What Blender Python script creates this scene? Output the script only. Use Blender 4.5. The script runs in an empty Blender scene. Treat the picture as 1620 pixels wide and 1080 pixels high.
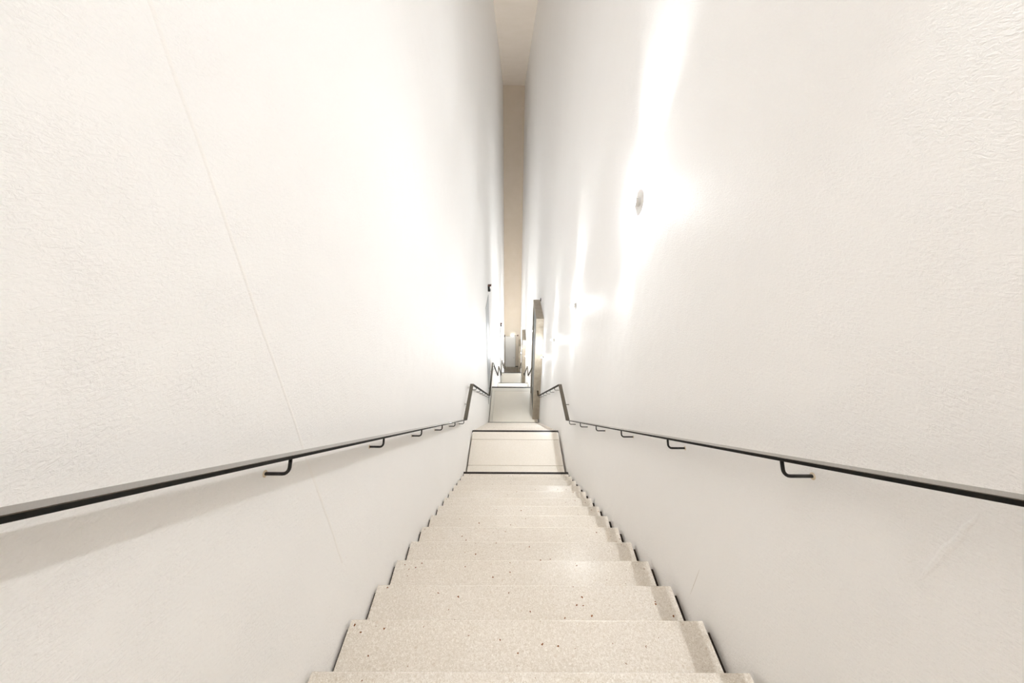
import bpy, bmesh, math, random
from mathutils import Matrix, Vector

# ------------------------------------------------------------------ scene, camera, world, exposure
S = bpy.context.scene
COL = S.collection
random.seed(4)

T, R, W = 0.27299, 0.21048, 1.70          # going, rise, stair width
Y0, Z0 = 0.64767, -1.75837                # a nosing of the first flight, relative to the eye
ZUP = 20.4954                             # the floor at the far end is z = 0
CAMX = -0.0815
F_PX, PITCH, YAW, ROLL = 555.514, 0.463734, 0.001158, 0.005335

cam = bpy.data.cameras.new('camera')
cam.sensor_width = 36.0
cam.lens = F_PX / 1620.0 * 36.0
cam.clip_start = 0.02
cam.clip_end = 200
camo = bpy.data.objects.new('camera', cam)
COL.objects.link(camo)
ex = Vector((math.cos(YAW), -math.sin(YAW), 0))
fw = Vector((math.sin(YAW), math.cos(YAW), 0))
zz = Vector((0, 0, 1))
fwd = fw * math.cos(PITCH) - zz * math.sin(PITCH)
up = fw * math.sin(PITCH) + zz * math.cos(PITCH)
rt2 = ex * math.cos(ROLL) + up * math.sin(ROLL)
up2 = up * math.cos(ROLL) - ex * math.sin(ROLL)
m = Matrix.Identity(4)
for i in range(3):
    m[i][0], m[i][1], m[i][2] = rt2[i], up2[i], -fwd[i]
m[0][3], m[1][3], m[2][3] = CAMX, 0.0, ZUP
camo.matrix_world = m
S.camera = camo

world = bpy.data.worlds.new('world')
S.world = world
world.use_nodes = True
world.node_tree.nodes['Background'].inputs[0].default_value = (1, 0.95, 0.88, 1)
world.node_tree.nodes['Background'].inputs[1].default_value = 0.05

S.view_settings.view_transform = 'Standard'
S.view_settings.look = 'None'
S.view_settings.gamma = 1.0
S.view_settings.use_curve_mapping = False
S.view_settings.exposure = 1.48
S.cycles.max_bounces = 24
S.cycles.diffuse_bounces = 18
S.cycles.use_adaptive_sampling = True
S.cycles.adaptive_threshold = 0.03
S.cycles.glossy_bounces = 6
S.cycles.sample_clamp_indirect = 6.0
LAMP_WATTS = 42.0                         # the weakest lamp of the row
POWER = [1.0, 1.0, 1.05, 1.15, 2.2, 2.2, 2.2, 2.2, 2.8, 3.3, 4.6, 1.0, 1.0]   # the lamps further down are stronger
LAMP_COLOR = (0.945, 0.975, 1.0)


# ------------------------------------------------------------------ materials
def srgb(r, g, b):
    def c(v):
        v /= 255.0
        return v / 12.92 if v <= 0.04045 else ((v + 0.055) / 1.055) ** 2.4
    return (c(r), c(g), c(b), 1)


def mat(name, color, rough=0.5, metal=0.0, spec=0.5):
    mt = bpy.data.materials.new(name)
    mt.use_nodes = True
    b = mt.node_tree.nodes['Principled BSDF']
    b.inputs['Base Color'].default_value = color
    b.inputs['Roughness'].default_value = rough
    b.inputs['Metallic'].default_value = metal
    b.inputs['Specular IOR Level'].default_value = spec
    return mt, mt.node_tree, b


def nd(nt, typ, **kw):
    n = nt.nodes.new(typ)
    for k, v in kw.items():
        if hasattr(n, k):
            setattr(n, k, v)
        else:
            n.inputs[k.replace('_', ' ')].default_value = v
    return n


def position(nt):
    return nt.nodes.new('ShaderNodeNewGeometry').outputs['Position']


def ramp(nt, src, stops):
    r = nt.nodes.new('ShaderNodeValToRGB')
    els = r.color_ramp.elements
    while len(els) < len(stops):
        els.new(0.5)
    for e, (p, c) in zip(els, stops):
        e.position = p
        e.color = c
    nt.links.new(src, r.inputs[0])
    return r.outputs[0]


def mix(nt, fac, a, b):
    n = nt.nodes.new('ShaderNodeMix')
    n.data_type = 'RGBA'
    for sock, v in ((n.inputs[0], fac), (n.inputs[6], a), (n.inputs[7], b)):
        if hasattr(v, 'links'):
            nt.links.new(v, sock)
        else:
            sock.default_value = v
    return n.outputs[2]


def plaster(name, a, b, bump=0.25, spec=0.3, rough=0.55):
    mt, nt, bs = mat(name, a, rough, 0, spec)
    p = position(nt)
    n1 = nd(nt, 'ShaderNodeTexNoise', Scale=1.3, Detail=2.0, Roughness=0.6)
    nt.links.new(p, n1.inputs['Vector'])
    nt.links.new(ramp(nt, n1.outputs[0], ((0.3, b), (0.7, a))), bs.inputs['Base Color'])
    mp = nd(nt, 'ShaderNodeMapping')
    mp.inputs['Scale'].default_value = (1, 0.55, 1.2)
    mp.inputs['Rotation'].default_value = (0.6, 0, 0)
    nt.links.new(p, mp.inputs['Vector'])
    n2 = nd(nt, 'ShaderNodeTexNoise', Scale=110.0, Detail=3.0, Roughness=0.62, Distortion=0.8)
    nt.links.new(mp.outputs[0], n2.inputs['Vector'])
    n3 = nd(nt, 'ShaderNodeTexNoise', Scale=9.0, Detail=1.0)
    nt.links.new(p, n3.inputs['Vector'])
    mu = nd(nt, 'ShaderNodeMath', operation='MULTIPLY')
    nt.links.new(n2.outputs[0], mu.inputs[0])
    nt.links.new(n3.outputs[0], mu.inputs[1])
    bp = nd(nt, 'ShaderNodeBump', Strength=bump, Distance=0.010)
    nt.links.new(mu.outputs[0], bp.inputs['Height'])
    nt.links.new(bp.outputs[0], bs.inputs['Normal'])
    return mt


def stone(name, base, light, dark, pit, rough=0.3, pits=True):
    mt, nt, bs = mat(name, base, rough, 0, 0.5)
    p = position(nt)
    n0 = nd(nt, 'ShaderNodeTexNoise', Scale=2.2, Detail=3.0)
    nt.links.new(p, n0.inputs['Vector'])
    c0 = ramp(nt, n0.outputs[0], ((0.35, base), (0.7, light)))
    n1 = nd(nt, 'ShaderNodeTexNoise', Scale=120.0, Detail=3.0, Roughness=0.7, Distortion=1.4)
    nt.links.new(p, n1.inputs['Vector'])
    f1 = ramp(nt, n1.outputs[0], ((0.40, (0.75, 0.75, 0.75, 1)), (0.54, (0, 0, 0, 1))))
    c1 = mix(nt, f1, c0, dark)
    f2 = ramp(nt, n1.outputs[0], ((0.56, (0, 0, 0, 1)), (0.63, (0.9, 0.9, 0.9, 1))))
    c2 = mix(nt, f2, c1, (0.90, 0.86, 0.80, 1))
    if pits:
        # warped coordinates, so that no pit is a plain disc
        nw = nd(nt, 'ShaderNodeTexNoise', Scale=75.0, Detail=2.0)
        nt.links.new(p, nw.inputs['Vector'])
        sc = nt.nodes.new('ShaderNodeVectorMath')
        sc.operation = 'SCALE'
        sc.inputs['Scale'].default_value = 0.016
        nt.links.new(nw.outputs['Color'], sc.inputs[0])
        ad = nt.nodes.new('ShaderNodeVectorMath')
        nt.links.new(p, ad.inputs[0])
        nt.links.new(sc.outputs[0], ad.inputs[1])
        v = nd(nt, 'ShaderNodeTexVoronoi', Scale=27.0)
        nt.links.new(ad.outputs[0], v.inputs['Vector'])
        sx = nt.nodes.new('ShaderNodeSeparateColor')
        nt.links.new(v.outputs['Color'], sx.inputs[0])
        # only some cells carry a pit, each of its own size
        th = nd(nt, 'ShaderNodeMath', operation='MULTIPLY_ADD')
        nt.links.new(sx.outputs[0], th.inputs[0])
        th.inputs[1].default_value = 0.30
        th.inputs[2].default_value = -0.145
        lt = nd(nt, 'ShaderNodeMath', operation='LESS_THAN')
        nt.links.new(v.outputs['Distance'], lt.inputs[0])
        nt.links.new(th.outputs[0], lt.inputs[1])
        c2 = mix(nt, lt.outputs[0], c2, pit)
        # irregular warm flecks
        v2 = nd(nt, 'ShaderNodeTexVoronoi', Scale=32.0)
        nt.links.new(p, v2.inputs['Vector'])
        s2 = nt.nodes.new('ShaderNodeSeparateColor')
        nt.links.new(v2.outputs['Color'], s2.inputs[0])
        t2 = nd(nt, 'ShaderNodeMath', operation='MULTIPLY_ADD')
        nt.links.new(s2.outputs[1], t2.inputs[0])
        t2.inputs[1].default_value = 0.5
        t2.inputs[2].default_value = -0.27
        l2 = nd(nt, 'ShaderNodeMath', operation='LESS_THAN')
        nt.links.new(v2.outputs['Distance'], l2.inputs[0])
        nt.links.new(t2.outputs[0], l2.inputs[1])
        mm = nd(nt, 'ShaderNodeMath', operation='MULTIPLY')
        nt.links.new(l2.outputs[0], mm.inputs[0])
        mm.inputs[1].default_value = 0.16
        c2 = mix(nt, mm.outputs[0], c2, srgb(170, 135, 95))
    nt.links.new(c2, bs.inputs['Base Color'])
    bp = nd(nt, 'ShaderNodeBump', Strength=0.08, Distance=0.002)
    nt.links.new(n1.outputs[0], bp.inputs['Height'])
    nt.links.new(bp.outputs[0], bs.inputs['Normal'])
    return mt


def metal(name, a, b, rough=0.4, scale=30.0, met=0.0, spec=0.5):
    mt, nt, bs = mat(name, a, rough, met, spec)
    p = position(nt)
    n = nd(nt, 'ShaderNodeTexNoise', Scale=scale, Detail=5.0, Roughness=0.65)
    nt.links.new(p, n.inputs['Vector'])
    nt.links.new(ramp(nt, n.outputs[0], ((0.35, a), (0.68, b))), bs.inputs['Base Color'])
    return mt


M = {}
M['wall_left'] = plaster('white_plaster_left', (0.925, 0.921, 0.914, 1), (0.915, 0.910, 0.901, 1), 0.6, 0.3, 0.55)
M['wall_right'] = plaster('white_plaster_right', (0.925, 0.917, 0.910, 1), (0.915, 0.905, 0.896, 1), 0.6, 0.3, 0.55)
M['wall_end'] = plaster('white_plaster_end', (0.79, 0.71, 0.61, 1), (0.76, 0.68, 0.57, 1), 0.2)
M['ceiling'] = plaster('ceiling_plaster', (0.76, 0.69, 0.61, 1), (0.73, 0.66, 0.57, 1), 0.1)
M['stone'] = stone('speckled_cast_stone', srgb(228, 221, 211), srgb(234, 228, 220), srgb(206, 196, 181),
                   srgb(128, 78, 38), 0.27)
M['landing'] = stone('pale_landing_stone', srgb(232, 226, 216), srgb(236, 230, 221), srgb(220, 211, 197),
                     srgb(140, 100, 60), 0.25, False)
M['grey_floor'] = stone('grey_landing_floor', srgb(236, 230, 217), srgb(239, 233, 221), srgb(228, 220, 204),
                        srgb(120, 100, 80), 0.35, False)
M['grey_border'] = stone('pale_grey_border_stone', srgb(226, 222, 211), srgb(230, 226, 216), srgb(214, 208, 194),
                         srgb(120, 100, 80), 0.4, False)
M['end_floor'] = stone('brown_grey_floor', srgb(150, 138, 120), srgb(158, 147, 130), srgb(128, 116, 98),
                       srgb(90, 70, 50), 0.35, False)
M['edge'] = metal('black_edge_inlay', (0.010, 0.008, 0.007, 1), (0.028, 0.018, 0.014, 1), 0.4, 60, 0.0, 0.35)
M['joint'] = metal('dark_brown_gap_shade', (0.022, 0.014, 0.010, 1), (0.04, 0.026, 0.018, 1), 0.8, 40, 0.0, 0.2)  # shade of the gap beside the steps, put into the colour
M['steel'] = metal('blackened_steel', (0.006, 0.0065, 0.006, 1), (0.016, 0.013, 0.010, 1), 0.6, 45, 0.0, 0.15)
M['steel'].node_tree.nodes['Principled BSDF'].inputs['Roughness'].default_value = 0.6
M['steel_top'] = metal('worn_steel_top', (0.024, 0.018, 0.012, 1), (0.055, 0.040, 0.025, 1), 0.12, 25, 0.0)
M['steel_top'].node_tree.nodes['Principled BSDF'].inputs['IOR'].default_value = 1.9
M['steel_top'].node_tree.nodes['Principled BSDF'].inputs['Specular Tint'].default_value = (1, 0.9, 0.74, 1)
M['rod'] = metal('black_rod', (0.010, 0.010, 0.010, 1), (0.02, 0.016, 0.014, 1), 0.45, 60, 0.2)
M['zinc'] = metal('grey_zinc_casing', srgb(160, 150, 134), srgb(178, 168, 152), 0.45, 6, 0.1)
M['dark_leaf'] = metal('dark_green_grey_leaf', srgb(62, 66, 54), srgb(80, 82, 70), 0.4, 4, 0.0, 0.3)
M['panel'] = metal('pale_grey_panel', srgb(158, 163, 169), srgb(168, 172, 177), 0.4, 3, 0.0)
M['end_leaf'] = metal('pale_end_door', srgb(245, 243, 239), srgb(248, 246, 243), 0.45, 3, 0.0)
M['panel_frame'] = metal('grey_panel_frame', srgb(168, 168, 166), srgb(180, 180, 178), 0.4, 3, 0.2)
M['black'] = metal('black_housing', (0.01, 0.01, 0.01, 1), (0.02, 0.018, 0.015, 1), 0.5, 30, 0.0)
M['red_brown'] = metal('red_brown_hood', (0.10, 0.03, 0.02, 1), (0.16, 0.06, 0.04, 1), 0.5, 30, 0.0)
M['socket'] = metal('grey_white_socket', srgb(238, 237, 234), srgb(243, 242, 239), 0.4, 30, 0.0)
M['stain'] = metal('rusty_plaster_patch', srgb(214, 196, 168), srgb(232, 222, 206), 0.8, 120, 0.0)
M['crack'] = metal('fine_crack', srgb(172, 156, 138), srgb(205, 194, 180), 0.8, 80)
M['ridge'] = plaster('joint_plaster', (0.93, 0.92, 0.905, 1), (0.86, 0.845, 0.82, 1), 0.5)


def emit(name, color, strength):
    mt = bpy.data.materials.new(name)
    mt.use_nodes = True
    nt = mt.node_tree
    nt.nodes.remove(nt.nodes['Principled BSDF'])
    e = nt.nodes.new('ShaderNodeEmission')
    e.inputs[0].default_value = color
    e.inputs[1].default_value = strength
    nt.links.new(e.outputs[0], nt.nodes['Material Output'].inputs[0])
    return mt


M['bulb'] = emit('glowing_bulb', LAMP_COLOR + (1,), 30.0)
M['sign_light'] = emit('cold_white_light', (0.9, 1.0, 1.0, 1), 12.0)


# ------------------------------------------------------------------ mesh helpers
def box(bm, x0, x1, y0, y1, z0, z1, bev=0.0, seg=2):
    vs = [bm.verts.new((x, y, z)) for x in (x0, x1) for y in (y0, y1) for z in (z0, z1)]
    fs = [(0, 1, 3, 2), (4, 6, 7, 5), (0, 4, 5, 1), (2, 3, 7, 6), (0, 2, 6, 4), (1, 5, 7, 3)]
    new = [bm.faces.new([vs[i] for i in f]) for f in fs]
    if bev:
        es = list({e for f in new for e in f.edges})
        bmesh.ops.bevel(bm, geom=es, offset=bev, segments=seg, affect='EDGES', profile=0.5)


def prism_x(bm, prof, x0, x1):
    """a closed (y, z) profile extruded along x"""
    a = [bm.verts.new((x0, y, z)) for y, z in prof]
    b = [bm.verts.new((x1, y, z)) for y, z in prof]
    n = len(prof)
    bm.faces.new(a)
    bm.faces.new(list(reversed(b)))
    for i in range(n):
        j = (i + 1) % n
        bm.faces.new((a[i], b[i], b[j], a[j]))


def tube(bm, pts, rad, seg=10):
    pts = [Vector(p) for p in pts]
    rings = []
    for i, p in enumerate(pts):
        d = (pts[min(i + 1, len(pts) - 1)] - pts[max(i - 1, 0)]).normalized()
        ref = Vector((0, 1, 0)) if abs(d.y) < 0.9 else Vector((1, 0, 0))
        u = d.cross(ref).normalized()
        v = d.cross(u).normalized()
        rings.append([bm.verts.new(p + (u * math.cos(2 * math.pi * k / seg) + v * math.sin(2 * math.pi * k / seg)) * rad)
                      for k in range(seg)])
    for a, b in zip(rings, rings[1:]):
        for k in range(seg):
            bm.faces.new((a[k], a[(k + 1) % seg], b[(k + 1) % seg], b[k]))
    bm.faces.new(list(reversed(rings[0])))
    bm.faces.new(rings[-1])


def lathe_x(bm, prof, seg=20):
    """(x, radius) profile turned about the x axis"""
    rings = []
    for x, r in prof:
        if r < 1e-6:
            rings.append([bm.verts.new((x, 0, 0))])
        else:
            rings.append([bm.verts.new((x, r * math.cos(2 * math.pi * k / seg), r * math.sin(2 * math.pi * k / seg)))
                          for k in range(seg)])
    for a, b in zip(rings, rings[1:]):
        for k in range(seg):
            j = (k + 1) % seg
            if len(a) == 1 and len(b) > 1:
                bm.faces.new((a[0], b[j], b[k]))
            elif len(b) == 1 and len(a) > 1:
                bm.faces.new((a[k], a[j], b[0]))
            elif len(a) > 1:
                bm.faces.new((a[k], a[j], b[j], b[k]))


def obj(name, bm, material, parent=None, smooth=False, loc=None):
    bmesh.ops.recalc_face_normals(bm, faces=bm.faces)
    me = bpy.data.meshes.new(name)
    bm.to_mesh(me)
    bm.free()
    me.materials.append(material)
    if smooth:
        for p in me.polygons:
            p.use_smooth = True
    o = bpy.data.objects.new(name, me)
    COL.objects.link(o)
    if parent:
        o.parent = parent
    if loc:
        o.location = loc
    return o


def make(name, material, fn, parent=None, smooth=False, loc=None):
    bm = bmesh.new()
    fn(bm)
    return obj(name, bm, material, parent, smooth, loc)


def boxobj(name, material, b, parent=None, bev=0.0, loc=None):
    return make(name, material, lambda bm: box(bm, *b, bev=bev), parent, loc=loc)


def thing(name, label, cat, loc=(0, 0, 0), group=None):
    o = bpy.data.objects.new(name, None)
    o.empty_display_size = 0.1
    COL.objects.link(o)
    o.location = loc
    o['label'] = label
    o['category'] = cat
    if group:
        o['group'] = group
    return o


def structure(o, label=None):
    o['kind'] = 'structure'
    if label:
        o['label'] = label
    return o


def copy_tree(o, parent=None):
    c = o.copy()
    COL.objects.link(c)
    if parent:
        c.parent = parent
    for ch in list(o.children):
        copy_tree(ch, c)
    return c


# ------------------------------------------------------------------ layout of flights and landings (world z)
NR = 15                                    # risers in a flight
L_SHORT, L_LONG, L_END = 1.26, 2.42, 2.62
LAND = []                                  # (y start, y end, z, kind)
FLIGHT = []                                # (y of the landing edge above, z of that landing)
ytop, ztop = Y0 - T, Z0 + R + ZUP          # edge of the landing the photographer stands on
LAND.append((-2.6, ytop, ztop, 'top'))
y, z = ytop, ztop
for k in range(6):
    FLIGHT.append((y, z))
    y += (NR - 1) * T
    z -= NR * R
    kind = 'end' if k == 5 else ('short' if k % 2 == 0 else 'long')
    ln = {'end': L_END, 'short': L_SHORT, 'long': L_LONG}[kind]
    LAND.append((y, y + ln, z, kind))
    y += ln
Y_END = y
PER_Y = 2 * (NR - 1) * T + L_SHORT + L_LONG
PER_Z = -2 * NR * R
XL, XR = -0.866, 0.882                     # wall faces
Z_CEIL = ZUP + 5.8
Y_BACK = -2.6

# ------------------------------------------------------------------ room shell
wl = boxobj('wall_left', M['wall_left'], (XL - 0.3, XL, Y_BACK - 0.3, Y_END + 0.3, -0.5, Z_CEIL + 0.3))
structure(wl, 'white plastered wall on the left of the stairs')
wr = boxobj('wall_right', M['wall_right'], (XR, XR + 0.3, Y_BACK - 0.3, Y_END + 0.3, -0.5, Z_CEIL + 0.3))
structure(wr, 'white plastered wall on the right of the stairs with a row of small lamps')
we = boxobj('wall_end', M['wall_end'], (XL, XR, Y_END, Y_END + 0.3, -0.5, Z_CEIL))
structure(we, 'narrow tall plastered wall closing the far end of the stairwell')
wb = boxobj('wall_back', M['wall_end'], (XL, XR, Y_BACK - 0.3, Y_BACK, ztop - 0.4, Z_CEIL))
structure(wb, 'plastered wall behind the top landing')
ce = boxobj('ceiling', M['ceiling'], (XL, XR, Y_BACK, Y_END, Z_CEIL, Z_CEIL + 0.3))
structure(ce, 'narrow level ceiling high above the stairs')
us = boxobj('floor_base', M['end_floor'], (XL, XR, Y_BACK, Y_END, -0.5, -0.42))
structure(us, 'ground below the stairs')

# vertical plaster joint on the left wall
jy = 1.005


def joint(bm):
    zb, zt = ZUP - 1.66, Z_CEIL - 0.01
    n = 60
    prof = []
    for sx, w in ((0.0, -0.007), (0.0011, -0.002), (0.0011, 0.002), (0.0, 0.007)):
        prof.append((sx, w))
    rows = []
    for i in range(n + 1):
        zz_ = zb + (zt - zb) * (i / n) ** 1.6
        off = random.uniform(-0.0025, 0.0025)
        sc = 0.15 if i == 0 else 1.0
        rows.append([bm.verts.new((XL + a * sc, jy + b + off, zz_)) for a, b in prof])
    for a, b in zip(rows, rows[1:]):
        for k in range(3):
            bm.faces.new((a[k], a[k + 1], b[k + 1], b[k]))


j = make('trim_1', M['ridge'], joint)
structure(j, 'thin uneven vertical plaster joint running up the left wall')




def unproject(px, py, X):
    """point on the plane x = X seen at pixel (px, py) of the 1620 x 1080 frame"""
    d = fwd * F_PX + rt2 * (px - 810) - up2 * (py - 540)
    k = (X - CAMX) / d.x
    return Vector((X, d.y * k, ZUP + d.z * k))


def ridge(a, b, wid, hgt, n):
    """a low uneven plaster ridge on the right wall between two points"""
    def fn(bm):
        d = (b - a)
        side = Vector((0, -d.z, d.y)).normalized()
        rows = []
        for i in range(n + 1):
            f = i / n
            taper = math.sin(math.pi * min(max(f, 0.02), 0.98)) ** 0.5
            c = a + d * f + side * random.uniform(-wid * 0.15, wid * 0.15)
            rows.append([bm.verts.new(c + side * (w_ * wid * taper) - Vector((h_ * hgt * taper, 0, 0)))
                         for w_, h_ in ((-0.5, 0), (-0.2, 1), (0.2, 1), (0.5, 0))])
        for p, q in zip(rows, rows[1:]):
            for k in range(3):
                bm.faces.new((p[k], p[k + 1], q[k + 1], q[k]))
    return fn


o = make('trim_2', M['wall_right'], ridge(unproject(1550, 812, XR), unproject(1452, 918, XR), 0.018, 0.0017, 14))
structure(o, 'short low diagonal plaster ridge on the right wall under the handrail')
o = make('trim_3', M['crack'], ridge(unproject(1107, 900, XR), unproject(1092, 940, XR), 0.0016, 0.0006, 10))
structure(o, 'hairline crack low on the right wall beside the steps')


# ------------------------------------------------------------------ stairs
def step_bm(bm):
    # origin: nosing edge; the block reaches back one going and down behind the riser
    g = 0.0012
    rr = 0.007
    prof = [(-T + g, 0.0), (-rr, 0.0)]
    for k in range(1, 5):
        a = math.pi / 2 * (1 - k / 4)
        prof.append((-rr + rr * math.cos(a), -rr + rr * math.sin(a)))
    prof += [(0.0, -0.42), (-T + g, -0.42 + 0.0)]
    prism_x(bm, prof, -W / 2, W / 2)


stairs = thing('staircase', 'long straight staircase of pale speckled stone steps descending between white walls',
               'staircase', (0, ytop, ztop))
first = None
for fi, (fy, fz) in enumerate(FLIGHT):
    for n in range(1, NR):
        loc = (0, fy + n * T - ytop, fz - n * R - ztop)
        if first is None:
            first = make('step', M['stone'], step_bm, stairs, loc=loc)
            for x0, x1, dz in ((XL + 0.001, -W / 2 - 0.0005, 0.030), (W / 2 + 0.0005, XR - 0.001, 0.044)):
                jf = boxobj('gap_shade', M['joint'], (x0, x1, -T + 0.002, -0.03, -0.09, -dz), first)  # added strip, its dark colour stands in for shade deep in the gap
                jf['label'] = 'added dark strip for the shade in the gap between step and wall'
        else:
            c = copy_tree(first, stairs)
            c.location = loc
    # black inlay along the last nosing of the flight
    ny, nz = fy + (NR - 1) * T - ytop, fz - (NR - 1) * R - ztop
    s = make('nosing_strip', M['edge'], lambda bm: box(bm, -W / 2 - 0.008, W / 2 + 0.008, -0.040, 0.002, -0.02, 0.0025,
                                                       bev=0.0015, seg=1), stairs, loc=(0, ny, nz))
    s['label'] = 'black inlaid strip along the last step of a flight'


# ------------------------------------------------------------------ landings
def landing(i):
    y0, y1, zf, kind = LAND[i]
    o = bpy.data.objects.new('floor', None)
    COL.objects.link(o)
    o.location = (0, y0, zf)
    labels = ['pale stone landing at the top of the stairs',
              'pale stone landing of three slabs below the first flight',
              'grey landing beside the nearest portal',
              'pale stone landing between the nearest and the second portal',
              'grey landing beside the second portal',
              'pale stone landing above the last flight',
              'brown grey floor before the far end wall']
    structure(o, labels[i])
    ln = y1 - y0
    mt = {'short': M['landing'], 'top': M['landing'], 'long': M['grey_floor'], 'end': M['end_floor']}[kind]
    hw = W / 2 - 0.010
    g = 0.0045
    if kind == 'short':
        cuts = [0.001, 0.345, 1.0, ln]
        for a, b in zip(cuts, cuts[1:]):
            boxobj('slab', mt, (-hw, hw, a + g, b - g, -0.40, 0.0), o, bev=0.003)
    elif kind == 'long':
        # main slab, a border strip along the left and one along the edge of the next flight
        boxobj('slab', mt, (-hw + 0.115, hw, 0.001 + g, ln - 0.30 - g, -0.40, 0.0), o, bev=0.003)
        b_ = boxobj('border_slab', M['grey_border'], (-hw, -hw + 0.11, 0.001 + g, ln - 0.30 - g, -0.40, 0.0), o, bev=0.003)
        b_['label'] = 'paler border slab along the wall'
        b_ = boxobj('border_slab', M['grey_border'], (-hw, hw, ln - 0.30 + g, ln - g, -0.40, 0.0), o, bev=0.003)
        b_['label'] = 'paler border slab before the next flight'
    elif kind == 'top':
        for a in range(3):
            boxobj('slab', mt, (-hw, hw, a * ln / 3 + g, (a + 1) * ln / 3 - g, -0.40, 0.0), o, bev=0.003)
    else:
        n = 3
        for a in range(n):
            boxobj('slab', mt, (-hw, hw, a * ln / n + 0.003 + g, (a + 1) * ln / n - g, -0.40, 0.0), o, bev=0.003)
    if kind in ('short', 'long', 'top'):
        s = boxobj('edge_strip', M['edge'], (-W / 2 - 0.004, W / 2 + 0.004, ln - (0.085 if kind == 'long' else 0.045), ln + 0.0015, -0.02, 0.0025), o, bev=0.0015)
        s['label'] = 'black inlaid strip along the edge of the landing'
    return o


for i in range(len(LAND)):
    landing(i)

# dark skirting line at the foot of the end wall
sk = boxobj('baseboard_end', M['steel'], (XL + 0.01, XR - 0.01, Y_END - 0.02, Y_END, 0.0, 0.09), bev=0.003)
structure(sk, 'dark low skirting at the foot of the end wall')

# ------------------------------------------------------------------ handrails
RAIL_H, RAIL_HL = 1.081, 1.205             # above the nosing line, above a landing
RW, RT = 0.060, 0.0115                     # flat bar
RC = 0.79                                  # distance of the bar's centre from the middle of the stairs


def rail_path():
    """(y, z) of the top of the rail, corner after corner"""
    k = R / T
    da = (R + RAIL_H - RAIL_HL) / k        # how far past the last nosing the rail turns level
    db = (RAIL_HL - RAIL_H) / k            # how far before the landing's edge it turns down
    pts = [(LAND[0][0] + 0.7, LAND[0][2] + RAIL_HL)]
    for (y0, y1, zf, kind) in LAND:
        if kind == 'top':
            pts.append((y1 - db, zf + RAIL_HL))
        elif kind == 'end':
            pts.append((y0 + da, zf + RAIL_HL))
            pts.append((y0 + da + 0.55, zf + RAIL_HL))
        else:
            pts.append((y0 + da, zf + RAIL_HL))
            pts.append((y1 - db, zf + RAIL_HL))
    return pts


PATH = rail_path()


def z_on(yq):
    for (a, za), (b, zb) in zip(PATH, PATH[1:]):
        if a <= yq <= b:
            return za + (zb - za) * (yq - a) / (b - a)
    return PATH[-1][1]


def cut_path(ya, yb):
    return [(ya, z_on(ya))] + [p for p in PATH if ya + 0.02 < p[0] < yb - 0.02] + [(yb, z_on(yb))]


def bar_bm(bm, pts, xc):
    """mitred flat bar along (y, z) points that give its top edge"""
    n = len(pts)
    rings = []
    c = 0.0015
    sec = [(-RW / 2, -c), (-RW / 2 + c, 0), (RW / 2 - c, 0), (RW / 2, -c),
           (RW / 2, -RT + c), (RW / 2 - c, -RT), (-RW / 2 + c, -RT), (-RW / 2, -RT + c)]
    for i, (yy, zz_) in enumerate(pts):
        d1 = Vector((yy - pts[i - 1][0], zz_ - pts[i - 1][1])).normalized() if i else None
        d2 = Vector((pts[i + 1][0] - yy, pts[i + 1][1] - zz_)).normalized() if i < n - 1 else None
        d = (d1 + d2).normalized() if d1 is not None and d2 is not None else (d1 if d2 is None else d2)
        nrm = Vector((-d.y, d.x))
        sc = 1.0
        if d1 is not None and d2 is not None:
            sc = 1.0 / max(0.3, d.dot(d1))
        rings.append([bm.verts.new((xc + a, yy + nrm.x * b * sc, zz_ + nrm.y * b * sc)) for a, b in sec])
    q = len(sec)
    for a, b in zip(rings, rings[1:]):
        for k in range(q):
            bm.faces.new((a[k], a[(k + 1) % q], b[(k + 1) % q], b[k]))
    bm.faces.new(rings[0])
    bm.faces.new(list(reversed(rings[-1])))


BH = 0.052


def bracket_mesh(side):
    """L-shaped rod: origin where it enters the wall, arm towards the stairs, then up to the bar"""
    bm = bmesh.new()
    wall = abs(XL) if side < 0 else XR
    arm = wall - RC
    hgt = BH
    rb = 0.02
    pts = [(0.0, 0, 0), (-side * (arm - rb), 0, 0)]
    for k in range(1, 6):
        a = math.pi / 2 * k / 5
        pts.append((-side * (arm - rb + rb * math.sin(a)), 0, rb - rb * math.cos(a)))
    pts.append((-side * arm, 0, hgt))
    tube(bm, pts, 0.0056, 10)
    me = bpy.data.meshes.new('bracket')
    bmesh.ops.recalc_face_normals(bm, faces=bm.faces)
    bm.to_mesh(me)
    bm.free()
    me.materials.append(M['rod'])
    for p in me.polygons:
        p.use_smooth = True
    return me


def plug_mesh(side):
    bm = bmesh.new()
    lathe_x(bm, [(0.0, 0.012), (-side * 0.0012, 0.0095), (-side * 0.0018, 0.0062), (-side * 0.0022, 0.0)], 12)
    me = bpy.data.meshes.new('wall_plug')
    bmesh.ops.recalc_face_normals(bm, faces=bm.faces)
    bm.to_mesh(me)
    bm.free()
    me.materials.append(M['stain'])
    return me


BR = {-1: bracket_mesh(-1), 1: bracket_mesh(1)}
PL = {-1: plug_mesh(-1), 1: plug_mesh(1)}

BY = []                                    # y of every bracket
for fi, (fy, fz) in enumerate(FLIGHT):
    y_first = fy + 0.475
    BY += [y_first + 0.666 * k for k in range(6)]
    a, b, zf, kind = LAND[fi + 1]
    if kind == 'short':
        BY.append((a + b) / 2 - 0.05)
    elif kind == 'long':
        BY += [a + 0.62, a + 1.72]
BY += [-0.15, -0.95]


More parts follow.
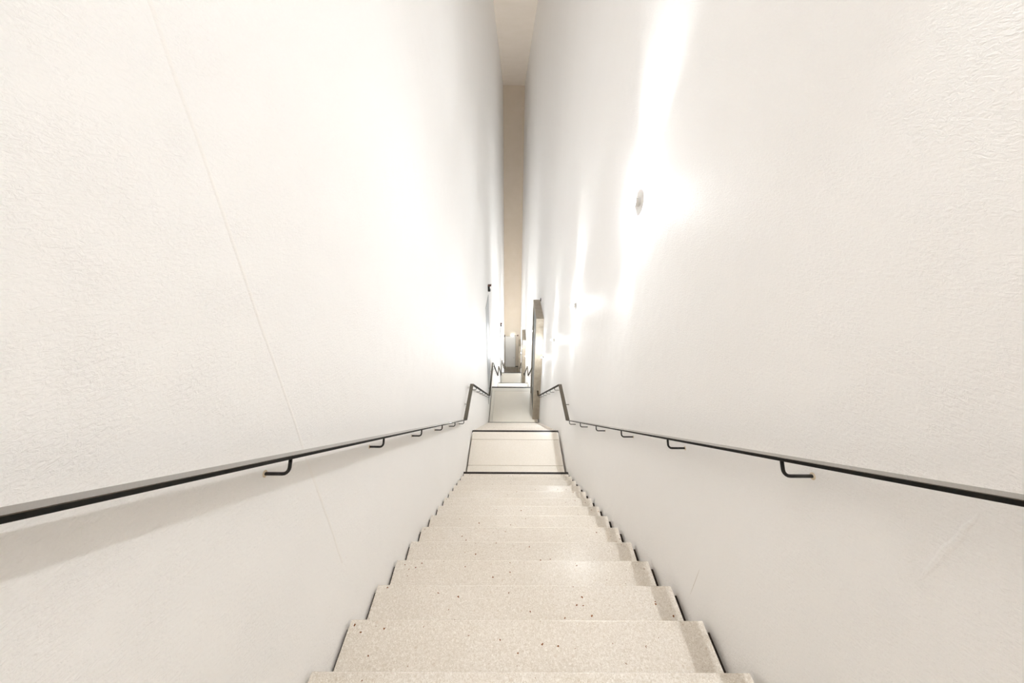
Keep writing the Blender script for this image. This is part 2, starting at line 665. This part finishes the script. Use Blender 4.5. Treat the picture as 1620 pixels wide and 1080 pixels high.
def handrail(side, ya, yb, label):
    pts = cut_path(ya, yb)
    root = thing('handrail', label, 'handrail', (0, pts[0][0], pts[0][1]), 'black handrails along the stairs')
    o = make('rail', M['steel'], lambda bm: bar_bm(bm, [(p[0] - pts[0][0], p[1] - pts[0][1]) for p in pts], side * RC), root)
    o.data.materials.append(M['steel_top'])
    for p in o.data.polygons:
        if p.normal.z > 0.5:
            p.material_index = 1
    wx = XL if side < 0 else XR
    for yb_ in BY:
        if ya + 0.1 < yb_ < yb - 0.1:
            slope = abs(z_on(yb_ + 0.01) - z_on(yb_ - 0.01)) > 1e-4
            ang = math.atan(R / T) if slope else 0.0       # brackets stand square to the bar
            dn = RT + BH - 0.002
            b = bpy.data.objects.new('bracket', BR[side])
            COL.objects.link(b)
            b.parent = root
            b.rotation_euler = (-ang, 0, 0)
            b.location = (wx, yb_ - math.sin(ang) * dn - pts[0][0], z_on(yb_) - math.cos(ang) * dn - pts[0][1])
            p = bpy.data.objects.new('wall_plug', PL[side])
            COL.objects.link(p)
            p.parent = b


handrail(-1, PATH[0][0], PATH[-1][0], 'black flat steel handrail on the left wall, zigzagging down the whole stair')
P_Y0, P_Y1 = 9.69, 11.36                   # the first portal, relative to the eye
handrail(1, PATH[0][0], P_Y0 - 0.004, 'black flat steel handrail on the right wall from the top to the nearest portal')
handrail(1, P_Y1 + 0.004, P_Y0 + PER_Y - 0.004, 'dark handrail on the right wall between the nearest and the second portal')
handrail(1, P_Y1 + PER_Y + 0.004, P_Y0 + 2 * PER_Y - 0.004, 'dark handrail on the right wall between the second and the farthest portal')

# ------------------------------------------------------------------ portals on the right wall
PX = 0.655                                 # inner face
zl = LAND[2][2]
PH = 3.78
PD = P_Y1 - P_Y0


def portal(label):
    root = thing('door_portal', label, 'doorway', (XR - 0.001, P_Y0, zl), 'grey portals on the right wall')
    d = XR - PX
    jw = 0.10
    boxobj('jamb', M['zinc'], (-d, 0, 0, jw, 0, PH - 0.101), root, bev=0.004)
    boxobj('jamb', M['zinc'], (-d, 0, PD - jw, PD, 0, PH - 0.101), root, bev=0.004)
    boxobj('lintel', M['zinc'], (-d, 0, 0, PD, PH - 0.10, PH), root, bev=0.004)
    lf = boxobj('door_leaf', M['dark_leaf'], (-d + 0.03, -d + 0.08, jw + 0.004, PD - jw - 0.004, 0.01, PH - 0.106), root, bev=0.003)
    lf['label'] = 'dark green grey door leaf'

    def hd(bm):
        x = -d + 0.03
        yy = PD - jw - 0.12
        tube(bm, [(x + 0.002, yy, 1.20), (x - 0.035, yy, 1.20), (x - 0.045, yy - 0.01, 1.20), (x - 0.045, yy - 0.13, 1.20)], 0.010, 8)
    make('handle', M['black'], hd, lf, True)
    return root


p1 = portal('tall grey portal box on the right wall beside the grey landing, nearest of the three')
p2 = copy_tree(p1)
p2.location = (XR - 0.001, P_Y0 + PER_Y, zl + PER_Z)
p2['label'] = 'grey portal box on the right wall, middle one of the three down the stairs'
p3 = copy_tree(p1)
p3.location = (XR - 0.001, P_Y0 + 2 * PER_Y, zl + 2 * PER_Z)
p3['label'] = 'grey portal box on the right wall, farthest one, beside the end wall'


# ------------------------------------------------------------------ pale grey panels on the left wall
def wall_panel(label):
    root = thing('wall_panel', label, 'panel', (XL, 9.87, zl + 0.5), 'pale grey panels on the left wall')
    w, h = 1.22, 3.55
    boxobj('leaf', M['panel'], (0, 0.008, 0.012, w - 0.012, 0.012, h - 0.012), root, bev=0.002)
    for a, b, c, d in ((0, 0.010, 0, h), (w - 0.010, w, 0, h)):
        boxobj('frame_side', M['panel_frame'], (0, 0.011, a, b, c, d), root, bev=0.001)
    boxobj('frame_top', M['panel_frame'], (0, 0.011, 0.011, w - 0.011, h - 0.010, h), root, bev=0.001)
    boxobj('frame_bottom', M['panel_frame'], (0, 0.011, 0.011, w - 0.011, 0, 0.010), root, bev=0.001)
    return root


def black_fixture(label):
    root = thing('wall_fixture', label, 'fixture', (XL, 11.0, zl + 4.18), 'black fixtures above the grey panels')

    def body(bm):
        prof = [(0.0, 0.0), (0.075, 0.0), (0.085, 0.02), (0.062, 0.075), (0.058, 0.12), (0.07, 0.165), (0.0, 0.175)]
        a = [bm.verts.new((x, 0.0, zc)) for x, zc in prof]
        b = [bm.verts.new((x, 0.14, zc)) for x, zc in prof]
        bm.faces.new(a)
        bm.faces.new(list(reversed(b)))
        for i in range(len(prof)):
            k = (i + 1) % len(prof)
            bm.faces.new((a[i], b[i], b[k], a[k]))
    make('housing', M['black'], body, root)
    h = boxobj('hood', M['red_brown'], (0, 0.11, -0.01, 0.15, 0.178, 0.205), root, bev=0.004)
    h['label'] = 'red brown projecting hood'
    return root


w1 = wall_panel('tall pale grey flush panel on the left wall, nearest one, opposite the nearest portal')
f1 = black_fixture('small black hooded fixture high on the left wall, nearest one, above a pale grey panel')
for k, who in ((1, 'middle one of three, farther down the stairs'), (2, 'farthest one, close to the end wall')):
    c = copy_tree(w1)
    c.location = (XL, 9.87 + k * PER_Y, zl + 0.5 + k * PER_Z)
    c['label'] = 'pale grey flush panel on the left wall, ' + who
    c = copy_tree(f1)
    c.location = (XL, 11.0 + k * PER_Y, zl + 4.18 + k * PER_Z)
    c['label'] = 'tiny black fixture on the left wall, ' + who

# small dark sensor on the right wall behind the nearest portal's top
sn = thing('wall_sensor', 'tiny dark sensor on the right wall beside the top of the nearest portal', 'sensor',
           (XR, 11.0, zl + PH + 0.13))
boxobj('case', M['black'], (-0.02, 0, -0.03, 0.03, -0.05, 0.05), sn, bev=0.004)
boxobj('lens', M['dark_leaf'], (-0.026, -0.021, -0.012, 0.012, -0.03, 0.0), sn, bev=0.002)


# ------------------------------------------------------------------ lamps along the right wall
def lamp_proto():
    root = thing('wall_lamp', '', 'lamp', (XR, 0, 0), 'small round lamps on the right wall')
    s = make('socket', M['socket'], lambda bm: lathe_x(bm, [(0, 0.0), (0, 0.030), (-0.030, 0.030), (-0.036, 0.048), (-0.041, 0.051),
                                                            (-0.045, 0.049), (-0.042, 0.030), (-0.042, 0.0)], 24), root, True)
    prof = []
    rb, cx = 0.020, -0.064
    for k in range(0, 11):
        a = math.pi * k / 10
        prof.append((cx + rb * math.cos(a), max(rb * math.sin(a), 0.0)))
    prof[0] = (prof[0][0], 0.0)
    prof[-1] = (prof[-1][0], 0.0)
    b = make('bulb', M['bulb'], lambda bm: lathe_x(bm, prof, 14), root, True)
    b['label'] = 'glowing round bulb'
    ld = bpy.data.lights.new('lamp_light', 'POINT')
    ld.energy = LAMP_WATTS
    ld.color = LAMP_COLOR
    ld.shadow_soft_size = 0.0225
    lo = bpy.data.objects.new('lamp_light', ld)
    COL.objects.link(lo)
    lo.parent = root
    lo.location = (cx, 0, 0)
    # the fitting also washes the wall upwards and downwards
    for sgn, ang, share in ((1, 72, 1.5), (-1, 54, 0.6)):
        sd = bpy.data.lights.new('wash_light', 'SPOT')
        sd.energy = LAMP_WATTS * share
        sd['share'] = share
        sd.color = LAMP_COLOR
        sd.shadow_soft_size = 0.012
        sd.spot_size = math.radians(ang)
        sd.spot_blend = 1.0
        so = bpy.data.objects.new('wash_light', sd)
        COL.objects.link(so)
        so.parent = root
        so.location = (cx, 0, sgn * 0.036)
        so.rotation_euler = (0, math.pi - math.radians(7) if sgn > 0 else math.radians(7), 0)
    return root


k_ = R / T
near = ['round glowing lamp on the right wall, nearest and largest of the row',
        'glowing lamp on the right wall, second nearest of the row',
        'glowing lamp on the right wall, third of the row, near the portal',
        'glowing lamp on the right wall, last one before the nearest portal']
proto = lamp_proto()
pos = []
for i, lb in enumerate(near):              # one straight row parallel to the stairs
    yy = 2.855 + 2.11 * i
    pos.append((Vector((XR, yy, ZUP - 0.243 - k_ * (yy - 2.855))), lb))
seen = [((842.2, 523.3), 'tiny lamp on the right wall just beyond the nearest portal, highest of its row'),
        ((836.8, 541.0), 'tiny lamp on the right wall beyond the nearest portal, second of its row'),
        ((833.8, 553.3), 'tiny lamp on the right wall beyond the nearest portal, third of its row'),
        ((831.2, 563.3), 'tiny lamp on the right wall close before the middle portal')]
for (px, py), lb in seen:
    q = unproject(px, py, XR - 0.064)
    q.x = XR
    pos.append((q, lb))
far = ['first', 'second', 'third']
for k in range(3):
    q = pos[4 + k][0] + Vector((0, PER_Y, PER_Z))
    pos.append((q, 'tiny lamp on the right wall beyond the middle portal, %s of its row' % far[k]))
a0 = pos[0][0]
pos.append((a0 + Vector((0, -2.11, 2.11 * k_)), 'lamp on the right wall over the edge of the top landing'))
pos.append((a0 + Vector((0, -4.22, 4.22 * k_)), 'lamp on the right wall above the top landing'))
for i, (q, lb) in enumerate(pos):
    o = proto if i == 0 else copy_tree(proto)
    o.location = q
    o['label'] = lb
    for ch in o.children:
        if ch.type == 'LIGHT':
            ch.data = ch.data.copy()
            ch.data.energy = LAMP_WATTS * POWER[i] * ch.data.get('share', 1.0)

# ------------------------------------------------------------------ far end wall
ed = thing('end_door', 'pale blue grey flush door in the far end wall at the foot of the stairs', 'door', (-0.80, Y_END, 0))
boxobj('leaf', M['end_leaf'], (0.03, 1.12, -0.03, 0.0, 0.0, 3.82), ed, bev=0.003)
for a, b in ((0.0, 0.027), (1.123, 1.15)):
    boxobj('frame_side', M['panel_frame'], (a, b, -0.036, 0.0, 0.0, 3.85), ed, bev=0.002)
boxobj('frame_top', M['panel_frame'], (0.0, 1.15, -0.036, 0.0, 3.853, 3.88), ed, bev=0.002)
make('handle', M['black'], lambda bm: tube(bm, [(1.04, -0.028, 1.2), (1.04, -0.07, 1.2), (1.03, -0.078, 1.2), (0.92, -0.078, 1.2)], 0.010, 8), ed, True)

el = thing('emergency_lamp', 'small cold white lamp with a thin arm over the end wall door', 'lamp', (0.02, Y_END, 3.98))


def lens(bm):
    bmesh.ops.create_uvsphere(bm, u_segments=16, v_segments=10, radius=0.085, matrix=Matrix.Translation((0, -0.07, 0)) @ Matrix.Diagonal((1.35, 0.6, 0.9, 1)))


make('lens', M['sign_light'], lens, el, True)
boxobj('base_plate', M['socket'], (-0.10, 0.10, -0.018, 0.0, -0.07, 0.07), el, bev=0.004)
make('arm', M['steel'], lambda bm: tube(bm, [(0.10, -0.05, 0), (0.52, -0.05, 0)], 0.012, 8), el, True)
boxobj('end_box', M['red_brown'], (0.50, 0.62, -0.11, -0.0, -0.06, 0.06), el, bev=0.01)
